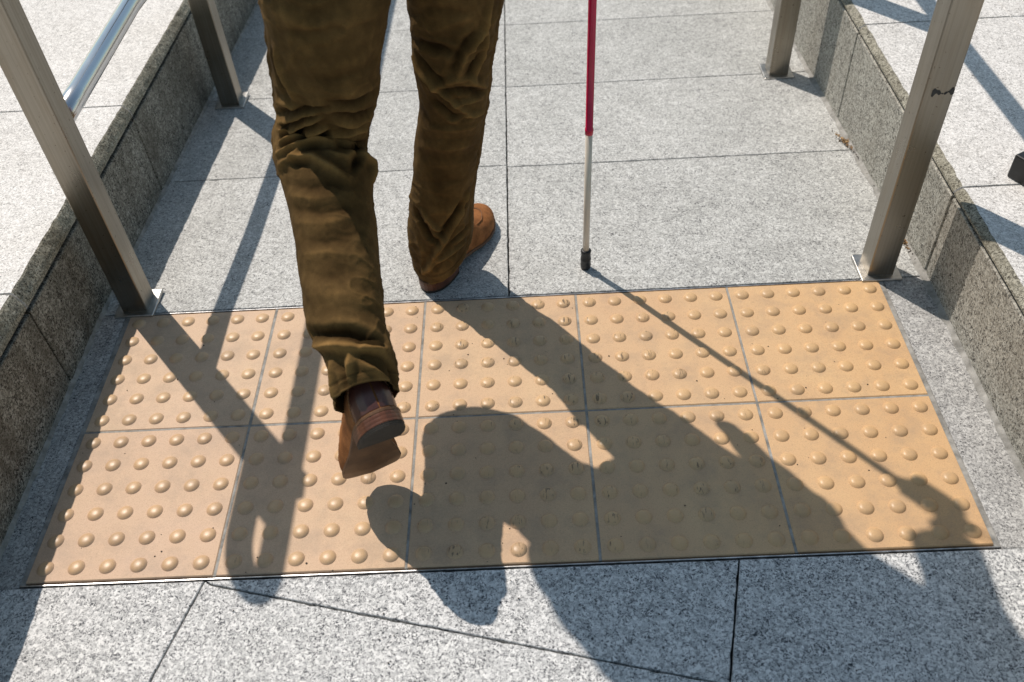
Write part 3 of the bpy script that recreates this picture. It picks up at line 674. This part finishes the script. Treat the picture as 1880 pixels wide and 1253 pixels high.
def seg_dist2(P, A, B):
    d = B-A; L = max(1e-9, d@d); t = np.clip(((P-A)@d)/L, 0, 1); q = P-A-t[:, None]*d
    return (q*q).sum(1)
def leg_surface(ctrl, side, hem, folds, nr, nc, seed):
    V, T, a = leg_base(ctrl, nr, nc, side, 1, hem)
    # outward normals of the base surface
    du = np.roll(V, -1, 1)-np.roll(V, 1, 1); dv = np.gradient(V, axis=0)
    N = np.cross(dv, du); N /= np.linalg.norm(N, axis=2)[..., None]
    cen = V.mean(1)[:, None]; s = np.sign(((V-cen)*N).sum(2).mean()); N *= s
    P = V.reshape(-1, 3); D = np.zeros(len(P)); dist_end = (T[-1]-T)[:, None]*np.ones((1, nc))
    for amp, wd, pts in folds:
        Q = np.array(pts, float)/1000; wm = wd/1000; lo = Q.min(0)-wm*3.2; hi = Q.max(0)+wm*3.2
        idx = np.where(((P > lo) & (P < hi)).all(1))[0]
        if not len(idx): continue
        PP = P[idx]; best = np.full(len(idx), 1e9); taper = np.zeros(len(idx)); ns = len(Q)-1
        for k in range(ns):
            d = Q[k+1]-Q[k]; L = max(1e-9, d@d); t = np.clip(((PP-Q[k])@d)/L, 0, 1); qv = PP-Q[k]-t[:, None]*d; dd = (qv*qv).sum(1)
            m = dd < best; best[m] = dd[m]; taper[m] = (k+t[m])/ns
        f = np.sin(np.pi*np.clip(taper*.86+.07, 0, 1))**.55
        r = np.sqrt(best)/wm
        D[idx] += (1.75 if abs(amp) > 3.5 else 1.0)*amp/1000*f*(np.exp(-np.abs(r*1.15)**1.5)-.22*np.exp(-((r-1.9)/.8)**2))
    # cloth-scale undulation: long soft drapes, tighter ripples round the limb
    tt = np.repeat(T, nc)/T[-1]; Pn = P.copy()
    w1 = vnoise(np.c_[P[:, 0], P[:, 1], P[:, 2]*1.5]+.013*vnoise(P, 25, seed+5)[:, None], 16, seed)*.0036
    w2 = vnoise(np.c_[P[:, 0]*.9, P[:, 1]*.9, P[:, 2]*1.6]+.010*vnoise(P, 50, seed+6)[:, None], 34, seed+1); w2 = (1-2*np.abs(w2))*.0011
    w3 = vnoise(P, 90, seed+2)*.0005
    # thin sharp creases, in patches and two directions
    wp = .02*np.c_[vnoise(P, 18, seed+8), vnoise(P, 18, seed+9), vnoise(P, 18, seed+10)]
    for k_, (ax, bz, fr_, am) in enumerate(((1.0, 2.3, 22, .0026), (2.0, 1.2, 18, .0024), (1.4, 3.2, 34, .0009))):
        n_ = vnoise(np.c_[P[:, 0]*ax+P[:, 2]*.5*(1 if k_ else -1), P[:, 1]*ax, P[:, 2]*bz]+wp, fr_, seed+40+k_)
        msk = np.clip(vnoise(P, 9, seed+60+k_)*1.6+.35, 0, 1)
        D += am*msk*((1-np.abs(n_))**7-.18)
    w1 = w1*.75
    D += w1+w2*.6+w3
    fold_shade = np.clip(.45+(D-D.mean())/.0085*.5+vnoise(P, 60, seed+77)*.08+vnoise(P*np.array([1, 1, .5]), 180, seed+78)*.08, 0, 1)  # painted crease contrast from fold height, plus random mottling
    e = dist_end.reshape(-1)
    D += .0011*np.clip(1-np.abs(e-.009)/.011, 0, 1)**.4-.0011*np.exp(-((e-.0205)/.0014)**2)   # turned hem and its stitch line
    ang = np.tile(a, nr)
    for a0 in (0, np.pi):                                       # outseam and inseam
        da = np.abs((ang-a0-.12*np.sin(3*tt)+np.pi) % (2*np.pi)-np.pi)*.06
        D += .0012*np.exp(-(da/.0022)**2)-.0010*np.exp(-((da-.005)/.0018)**2)
    fold_shade = np.clip(fold_shade+.35*np.clip(1-np.abs(e-.002)/.003, 0, 1)-.3*np.exp(-((e-.0205)/.0016)**2), 0, 1)
    V2 = (P+N.reshape(-1, 3)*D[:, None]).reshape(nr, nc, 3)
    # turn the cloth inwards at the hem
    c = V2[-1].mean(0); tn = (V2[-1].mean(0)-V2[-6].mean(0)); tn /= np.linalg.norm(tn)
    inner = [c+(V2[-1]-c)*.985+tn*.0006]+[c+(V2[-1]-c)*(.962-.004*k)-tn*(.004+.009*k) for k in range(7)]
    FOLD_SHADE.append(np.r_[fold_shade, np.full(8*nc, .3)])
    return np.concatenate([V2, np.array(inner)], 0)
NR, NC = 430, 210; FOLD_SHADE = []
allV = []; allF = []; off = 0
for ctrl, side, hem, folds, seed in ((LEG_L, SIDE_L, hemL, FOLDS_L, 3), (LEG_R, SIDE_R, hemR, FOLDS_R, 21)):
    V = leg_surface(ctrl, side, hem, folds, NR, NC, seed)
    n = V.shape[0]; allV.append(V.reshape(-1, 3)); allF += [tuple(i+off for i in f) for f in grid_faces(n, NC)]; off += n*NC
# seat and waist
zz = np.linspace(.80, 1.03, 24); nc = 72; a = np.linspace(0, 2*np.pi, nc, endpoint=False); Vs = []
for k, z in enumerate(zz):
    s = (z-.80)/.23; rx = .150+.025*math.sin(math.pi*min(1, s*.9+.15)); ry = .085+.055*math.sin(math.pi*min(1, .25+s*.6))
    Vs.append(np.c_[.686+rx*np.sign(np.cos(a))*np.abs(np.cos(a))**.9, .508+ry*np.sin(a), np.full(nc, z)])
Vs = np.array(Vs); allV.append(Vs.reshape(-1, 3)); allF += [tuple(i+off for i in f) for f in grid_faces(24, nc)]+[tuple(off+i for i in range(nc))]
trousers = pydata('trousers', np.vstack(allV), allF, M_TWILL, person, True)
FOLD_SHADE.append(np.full(len(trousers.data.vertices)-sum(len(w_) for w_ in FOLD_SHADE), .5))
at_ = trousers.data.attributes.new('fold_shade', 'FLOAT', 'POINT'); at_.data.foreach_set('value', np.concatenate(FOLD_SHADE).astype(np.float32))
bm = bmesh.new(); bm.from_mesh(trousers.data); bmesh.ops.recalc_face_normals(bm, faces=bm.faces); bm.to_mesh(trousers.data); bm.free()

# ---- loafers ---------------------------------------------------------------
LEN = .285
def outline(x, outer=1):
    s = np.clip(x/LEN, 0, 1)
    xs = [0, .02, .06, .12, .2, .35, .5, .62, .72, .82, .9, .955, .985, 1.0]
    wo = [0, .0135, .0235, .0300, .0325, .0330, .0375, .0445, .0470, .0440, .0350, .0235, .0125, 0]
    wi = [0, .0135, .0235, .0295, .0310, .0225, .0240, .0370, .0440, .0440, .0370, .0260, .0150, 0]
    return np.interp(s, xs, wo if outer else wi)
def sole_z(x):      # underside of the outsole above the ground plane
    s = x/LEN; return np.interp(s, [0, .25, .34, .45, .6, .72, .85, 1.0], [.021, .021, .0190, .0115, .0030, .0, .0006, .0065])
def height(x):
    s = x/LEN; return np.interp(s, [0, .03, .10, .22, .34, .46, .58, .70, .82, .91, .965, 1.0], [.064, .070, .072, .072, .080, .074, .062, .050, .041, .033, .024, .012])
xs_ = LEN*(1-np.cos(np.linspace(0, np.pi, 72)))/2
NA = 40; th_ = np.linspace(0, np.pi, NA)
def upper_pt(x, th, d=0.0):
    wo, wi, h, b = outline(x, 1), outline(x, 0), height(x), sole_z(x)+.0055
    back = np.interp(x/LEN, [0, .06, .15], [.0, .0, .0])
    w = np.where(np.cos(th) > 0, wo, wi)
    e = .72
    c = np.sign(np.cos(th))*np.abs(np.cos(th))**e; s = np.abs(np.sin(th))**.80
    bulge = 1+.10*np.sin(np.pi*np.clip(s, 0, 1))*np.clip(x/LEN*3, .2, 1)
    y = (w*bulge+d)*c*1.0; z = b+(h+d)*s
    xx = x - .0035*(1-s)*0 + np.interp(x/LEN, [0, .04, .2], [1, .6, 0])*(.010*s**2)   # heel leans forward towards the collar
    return np.stack([xx, y, z], -1)
def shoe(M, label, mirror):
    def out(name, V, F, mat, parent, smooth=True):
        V = np.asarray(V, float).reshape(-1, 3).copy(); V[:, 1] *= mirror
        F = [f[::-1] for f in F] if mirror < 0 else F
        W = [tuple(M @ Vector(v)) for v in V]
        o = pydata(name, W, F, mat, parent, smooth)
        b = bmesh.new(); b.from_mesh(o.data); bmesh.ops.recalc_face_normals(b, faces=b.faces); b.to_mesh(o.data); b.free(); return o
    X, TH = np.meshgrid(xs_, th_, indexing='ij')
    V = upper_pt(X, TH)
    n = vnoise(V.reshape(-1, 3), 60, 9)*.0005+vnoise(V.reshape(-1, 3)*np.array([2.2, 1, 1]), 30, 12)*.0011*np.clip((V.reshape(-1, 3)[:, 0]-.14)/.05, 0, 1)
    V = V.reshape(-1, 3)+n[:, None]*np.array([0, .6, 1.0])
    up = out('shoe', V, grid_faces(len(xs_), NA, False), M_SUEDE, person)
    # outsole with welt
    nS = 90; ss = LEN*(1-np.cos(np.linspace(0, np.pi, nS)))/2; ring = []
    R_ = [(s, 1) for s in ss]+[(s, 0) for s in ss[-2:0:-1]]
    def solering(ex, dz):
        o = []
        for s, side_ in R_:
            w_ = outline(s, side_); c_ = 1 if side_ else -1
            k = (w_+ex)*c_ if 0 < s < LEN else 0
            x_ = s+ex*np.interp(s/LEN, [0, .05, .95, 1], [-1, -.3, .3, 1]); o.append((x_, k, sole_z(s)+dz))
        return o
    rings = [solering(.0022, .0006), solering(.0034, .0016), solering(.0034, .0052), solering(.0022, .0066), solering(-.003, .0068)]
    m = len(R_); V = [p for r in rings for p in r]; F = grid_faces(5, m)
    # bottom face as strips
    bot = solering(.0022, .0); V += bot; o_ = 5*m
    c0 = len(V)
    for s__ in ss:          # slightly crowned tread
        q_ = s__/LEN; V.append((s__, (outline(s__, 1)-outline(s__, 0))/2, sole_z(s__)-.0055*max(0, math.sin(math.pi*min(1, max(0, (q_-.55)/.45))))))
    for i in range(nS-1):
        a_ = i; b_ = i+1; c_ = (m-b_) % m; d_ = (m-a_) % m
        for f in ([o_+a_, o_+b_, c0+b_, c0+a_], [c0+a_, c0+b_, o_+c_, o_+d_]):
            F.append(tuple(dict.fromkeys(f)))
    F += [(k, (k+1) % m, o_+(k+1) % m, o_+k) for k in range(m)]
    so_ = out('sole', V, F, M_SOLE, up, False)
    # stacked heel and rubber top piece
    def block(name, z0, z1, e0, e1, mat, bump_):
        hs = np.r_[0, .004*np.arange(1, 6)/5**1, np.linspace(.008, .076, 18)]; hs = LEN*np.clip(hs/LEN, 0, 1)
        def rg(ex, z):
            L = [(s, outline(s, 1)+ex) for s in hs]; Rr = [(s, -(outline(s, 0)+ex)) for s in hs[::-1]]
            return [(s-ex*(1-min(1, s/.03))+(ex*.8 if s > .075 else 0), y if s > 0 else math.copysign(.004, y), z) for s, y in L+Rr]
        lev = np.linspace(0, 1, 9); V = []; rn = []
        for l in lev: V += rg(e0+(e1-e0)*l-(.0002 if int(l*8) % 3 == 2 else 0), z0+(z1-z0)*l)
        m = 2*len(hs); F = grid_faces(9, m)+[tuple(range(m)), tuple(range(8*m, 9*m))]
        return out(name, V, F, mat, up, False)
    block('heel_block', .0065, .0218, .0030, .0032, M_STACK, 0); block('heel_tip', .0, .0062, .0022, .0028, M_RUBBER, 0)
    # leather heel counter, proud of the suede, with a stitched front edge
    hx = np.linspace(0, 1, 26); V = []
    tcol = np.linspace(.0, np.pi*.44, 24)
    def patch(xa, xb_of_t, t0, t1, d, nx=26, ntt=24):
        V = []
        for i in range(nx):
            for j in range(ntt):
                t = t0+(t1-t0)*j/(ntt-1); xe = xb_of_t(t); s = i/(nx-1); x = xa+(xe-xa)*s*s
                dd = d*min(1, 6*min(1-s, 1)+.15)*min(1, 8*min(j/(ntt-1), 1-j/(ntt-1))+.35)
                V.append(upper_pt(np.array(x), np.array(t), dd)*np.array([1, 1, 1])-np.array([dd*(1-min(1, x/.03)), 0, 0]))
        return V, grid_faces(nx, ntt, False)
    edge = lambda t: .046-.020*min(1, abs(math.sin(t)))
    V1, F1 = patch(0, edge, 0.02, np.pi*.5, .0016); V2, F2 = patch(0, edge, np.pi*.5, np.pi-.02, .0016)
    V = V1+V2; F = F1+[tuple(i+len(V1) for i in f) for f in F2]
    cnt = out('heel_counter', V, F, M_LEATHER, up)
    sv = []; sf = []
    for sgn in (0, 1):
        for k in range(2):
            for i in range(26):
                t = .05+(np.pi*.5-.1)*i/26; t = t if not sgn else np.pi-t; x = edge(t)+.0016*(k*2-1)
                p = upper_pt(np.array(x), np.array(t), .0019 if k == 0 else .0007); q = upper_pt(np.array(edge(t+.04)+.0016*(k*2-1)), np.array(t+.036), .0019 if k == 0 else .0007)
                vv, ff = tube([p, (p+q)/2+np.array([0, 0, .0001]), q], .00042, 5); sf += [tuple(a_+len(sv)*1 for a_ in f) for f in ff]; sv += [tuple(v) for v in vv]
    out('stitching', sv, sf, M_THREAD, up)
    # apron seam, strap across the instep
    def seam(pts, r, name, mat, d=.0006):
        P = [upper_pt(np.array(x), np.array(t), d) for x, t in pts]; V, F = tube(P, r, 8); return out(name, V, F, mat, up)
    ap = [(.140+.100*math.sin(math.pi*k/60), np.pi*.5+(np.pi*.235)*math.cos(math.pi*k/60)) for k in range(61)]
    seam(ap, .0011, 'apron_seam', M_DTHREAD); seam([(x*1+.0018, t) for x, t in ap], .0013, 'apron_piping', M_SUEDE, .0008)
    def strap(x0, x1, t0, t1, d, notch):
        nx, nt2 = 10, 40; V = []
        for i in range(nx):
            for j in range(nt2):
                t = t0+(t1-t0)*j/(nt2-1); s = i/(nx-1); c_ = abs(j/(nt2-1)-.5)*2
                xx = x0+(x1-x0)*(.5+(s-.5)*(1-(.45 if c_ < .28 else 0)*notch)); dd = d*min(1, 7*min(s, 1-s)+.1)*min(1, 9*min(j/(nt2-1), 1-j/(nt2-1))+.05)
                V.append(upper_pt(np.array(xx), np.array(t), dd))
        return V, grid_faces(nx, nt2, False)
    V, F = strap(.150, .176, np.pi*.16, np.pi*.84, .0022, 1); out('strap', V, F, M_SUEDE, up)
    return up
# planted right shoe
ang = math.atan2(.905, .395)
def shoe_matrix(o, a_, up_):
    x = Vector(a_).normalized(); z = Vector(up_); z = (z-x*z.dot(x)).normalized(); y = z.cross(x)
    m = Matrix((x, y, z)).transposed().to_4x4(); m.translation = Vector(o); return m
HR = Vector((.605, .632, 0)); TRv = Vector((.405, .905, -.035))
MR = shoe_matrix((HR.x, HR.y, zr(0, HR.y)+.0005), TRv, (0, .07, 1))
ML = shoe_matrix((.612, .055, .285), (-.27, .36, -.90), (-.331, .797, .503))
# local +y is the wearer's left; the outer side is +y for the left shoe
shoe(ML, None, 1); shoe(MR, None, -1)

# ---- body (one continuous skin) ----------------------------------------------
bv = []; be = []; br_ = []
def node(p, r, par=None, r2=None):
    bv.append(p); br_.append((r, r2 or r)); i = len(bv)-1
    if par is not None: be.append((par, i))
    return i
pel = node((.688, .505, .96), .105, None, .09)
bel = node((.690, .505, 1.10), .115, pel, .09); che = node((.692, .505, 1.27), .125, bel, .095); upc = node((.694, .505, 1.38), .095, che, .08)
nk = node((.695, .520, 1.47), .052, upc); jaw = node((.697, .548, 1.535), .062, nk, .066); mid = node((.697, .545, 1.60), .076, jaw, .088); crn = node((.697, .535, 1.675), .060, mid, .070)
chin = node((.697, .610, 1.525), .022, jaw); nose = node((.697, .640, 1.583), .011, mid)
for s in (-1, 1): node((.697+s*.083, .540, 1.590), .013, mid)
for s, LG, ids, A, B, Tt in ((-1, LEG_L, (1, 3, 5, 7, 9, 11, 13, 15, 17), (.574, .150, .306), (.590, .120, .262), (.556, .165, .130)),
                         (1, LEG_R, (1, 3, 5, 7, 9, 10, 11, 12), (.640, .688, .12), (.632, .690, .06), (.690, .815, .020))):
    q = pel
    for i in ids: q = node(LG[i][:3], LG[i][3]*(.72 if i < 4 else .56), q)
    an = node(A, .026, q); b = node(B, .022, an); node(Tt, .018, b)
def arm(S, E, W, fingers, palm, thumb):
    s = node(S, .052, upc); e = node(E, .036, s); w_ = node(W, .025, e); p = node(palm, .027, w_, .018)
    for f in fingers:
        q = p
        for i, pt in enumerate(f): q = node(pt, .0095-.0008*i, q)
    q = w_
    for i, pt in enumerate(thumb): q = node(pt, .0115-.001*i, q)
CX = lambda z: (.9310+.0125*z, .6885-.009*z)
fr = []
for k, z in enumerate((1.168, 1.147, 1.126, 1.106)):
    cx, cy = CX(z); r = .0215; st = 1-.06*abs(k-1)
    fr.append([(cx+.027, cy-.006, z+.002), (cx+.022*st, cy+.016, z), (cx+.002, cy+.0245, z-.001), (cx-.018, cy+.013, z-.002), (cx-.0205, cy-.004, z-.002)])
cx, cy = CX(1.15)
arm((.868, .495, 1.385), (.955, .375, 1.095), (.955, .590, 1.120), fr, (cx+.020, cy-.040, 1.137), [(cx-.004, cy-.050, 1.150), (cx-.020, cy-.022, 1.172), (cx-.012, cy-.004, 1.192)])
fl = [[(.448+dx*.2, .500+.018*k, .815), (.452, .502+.019*k, .785), (.462, .501+.018*k, .757), (.473, .498+.017*k, .735)] for k, dx in enumerate((.0, .01, .01, .0))]
arm((.520, .495, 1.385), (.447, .458, 1.120), (.442, .500, .895), fl, (.443, .520, .845), [(.460, .550, .860), (.468, .570, .825), (.470, .576, .797)])
me = bpy.data.meshes.new('body_cage'); me.from_pydata(bv, be, [])
tmp = bpy.data.objects.new('body_cage', me); C.objects.link(tmp)
sk = tmp.modifiers.new('skin', 'SKIN'); sk.branch_smoothing = .6; sk.use_smooth_shade = True
for i, d in enumerate(me.skin_vertices[0].data): d.radius = br_[i]; d.use_root = (i == 0)
sb = tmp.modifiers.new('sub', 'SUBSURF'); sb.levels = 2; sb.render_levels = 2
dg = bpy.context.evaluated_depsgraph_get(); bme = bpy.data.meshes.new_from_object(tmp.evaluated_get(dg)); bpy.data.objects.remove(tmp)
body = link('body', bme, M_SKIN, person, True)
for s in (-1, 1):
    bm = bmesh.new(); bmesh.ops.create_uvsphere(bm, u_segments=16, v_segments=10, radius=.011, matrix=Matrix.Translation((.697+s*.031, .618, 1.602)))
    bm_obj('eye', bm, M_EYE, person, True)
bm = bmesh.new(); bmesh.ops.create_icosphere(bm, subdivisions=5, radius=1)
P = np.array([v.co[:] for v in bm.verts]); nz = vnoise(P*np.array([1, 1, .5]), 9, 3)*.04+vnoise(P, 24, 4)*.02
for v, q in zip(bm.verts, nz):
    s = 1+q; v.co = Vector((.697+v.co.x*.090*s, .522+v.co.y*.096*s, 1.632+v.co.z*.092*s))
bmesh.ops.delete(bm, geom=[v for v in bm.verts if (v.co.y > .585 and v.co.z < 1.655) or v.co.z < 1.565], context='VERTS')
bm_obj('hair', bm, M_HAIR, person, True)

# ---- jacket -------------------------------------------------------------------
rows = [(.945, .696, .512, .186, .138), (.97, .694, .510, .182, .133), (1.06, .692, .507, .168, .122), (1.18, .692, .507, .172, .124), (1.30, .693, .507, .190, .126), (1.39, .694, .507, .188, .112), (1.435, .695, .510, .140, .090), (1.465, .695, .515, .075, .070), (1.50, .695, .518, .068, .066)]
rr, _ = catmull([r[1:3]+(r[0],)+r[3:5] for r in rows], 130)
nc = 140; a = np.linspace(0, 2*np.pi, nc, endpoint=False); V = []
for (x, y, z, rx, ry) in rr:
    ca = np.sign(np.cos(a))*np.abs(np.cos(a))**.85; sa = np.sign(np.sin(a))*np.abs(np.sin(a))**.85
    fl_ = max(0, (1.10-z)/.155)**1.6
    g_ = np.exp(-((a-.98)/.20)**4); bulge = 1+fl_*.14*g_         # open front corner hangs lower and swings out
    V.append(np.c_[x+rx*ca*bulge, y+ry*sa*bulge*(1+0*a), z-.215*fl_*g_])
V = np.array(V); q = V.reshape(-1, 3); cen = np.repeat(V.mean(1), nc, 0); dr = q-cen; dr[:, 2] = 0; dr /= np.linalg.norm(dr, axis=1)[:, None]
q = q+dr*((1-2*np.abs(vnoise(q*np.array([1, 1, 1.6]), 12, 8)))*.006+vnoise(q, 30, 9)*.003)[:, None]
JV = [q]; JF = grid_faces(130, nc); off = len(q)
hemring = q[:nc]; cN = hemring.mean(0); inn = cN+(hemring-cN)*.97+np.array([0, 0, .03]); JV.append(inn); JF += [(k, (k+1) % nc, off+(k+1) % nc, off+k) for k in range(nc)]; off += nc
for pts in ([(.830, .500, 1.40, .070), (.880, .492, 1.37, .072), (.915, .445, 1.25, .062), (.952, .380, 1.115, .058), (.957, .440, 1.095, .052), (.957, .520, 1.105, .047), (.956, .585, 1.117, .044)],
            [(.560, .500, 1.40, .070), (.510, .492, 1.37, .070), (.458, .472, 1.25, .061), (.446, .460, 1.12, .055), (.441, .475, 1.02, .051), (.442, .496, .915, .046)]):
    rr, _ = catmull(pts, 110); Vt, Ft = tube(rr[:, :3], rr[:, 3], 60, False)
    cc = np.repeat(rr[:, :3], 60, 0); d = Vt-cc; d /= np.linalg.norm(d, axis=1)[:, None]
    Vt = Vt+d*((1-2*np.abs(vnoise(Vt, 22, 14)))*.005)[:, None]
    Vi = cc[-60:]+(Vt[-60:]-cc[-60:])*.9-np.repeat([(rr[-1, :3]-rr[-5, :3])*1.2], 60, 0)
    JV += [Vt, Vi]; JF += [tuple(i+off for i in f) for f in Ft]; b0 = off+109*60; b1 = off+110*60
    JF += [(b0+k, b0+(k+1) % 60, b1+(k+1) % 60, b1+k) for k in range(60)]; off += 111*60
pydata('jacket', np.vstack(JV), JF, M_JACKET, person, True)

# ================================================================ CANE
cane = empty('white_cane', (.931, .6885, -.006)); tag(cane, 'red and white cane held upright, its black rubber tip on the granite', 'cane')
cp = lambda z: (.9310+.0125*z, .6885-.009*z, z)
def cyl(name, prof, mat, parent, nc=32):
    V, F = tube([cp(z) for z, r in prof], [r for z, r in prof], nc); o = pydata(name, V, F, mat, parent, True)
    for p in o.data.polygons:
        if len(p.vertices) > 4: p.use_smooth = False
    return o
ZJ = .320
cyl('lower_shaft', [(.034, .0066), (.10, .0066), (ZJ+.01, .0066)], M_WHITE, cane)
cyl('upper_shaft', [(ZJ, .0069), (ZJ+.0003, .0078), (ZJ+.008, .0080), (ZJ+.0115, .0078), (ZJ+.012, .0070), (.62, .0070), (.95, .0070), (1.07, .0070)], M_RED, cane)
cyl('tip', [(-.0055, .0075), (-.0045, .0100), (.004, .0108), (.016, .0103), (.017, .0108), (.021, .0108), (.022, .0101), (.036, .0100), (.0385, .0108), (.042, .0106), (.044, .0088), (.0442, .0068)], M_BLACK, cane)
cyl('grip', [(1.06, .0085), (1.065, .0125), (1.09, .0130), (1.20, .0135), (1.235, .0130), (1.245, .0105), (1.247, .002)], M_BLACK, cane)
lp = [(.9465+.0, .677, 1.245), (.955, .672, 1.262), (.975, .660, 1.245), (.985, .650, 1.20), (.983, .648, 1.13), (.975, .650, 1.075), (.962, .655, 1.11), (.950, .670, 1.20), (.9465, .677, 1.243)]
rr, _ = catmull(lp, 70); V, F = tube(rr, .0016, 8); pydata('wrist_loop', V, F, M_BLACK, cane)
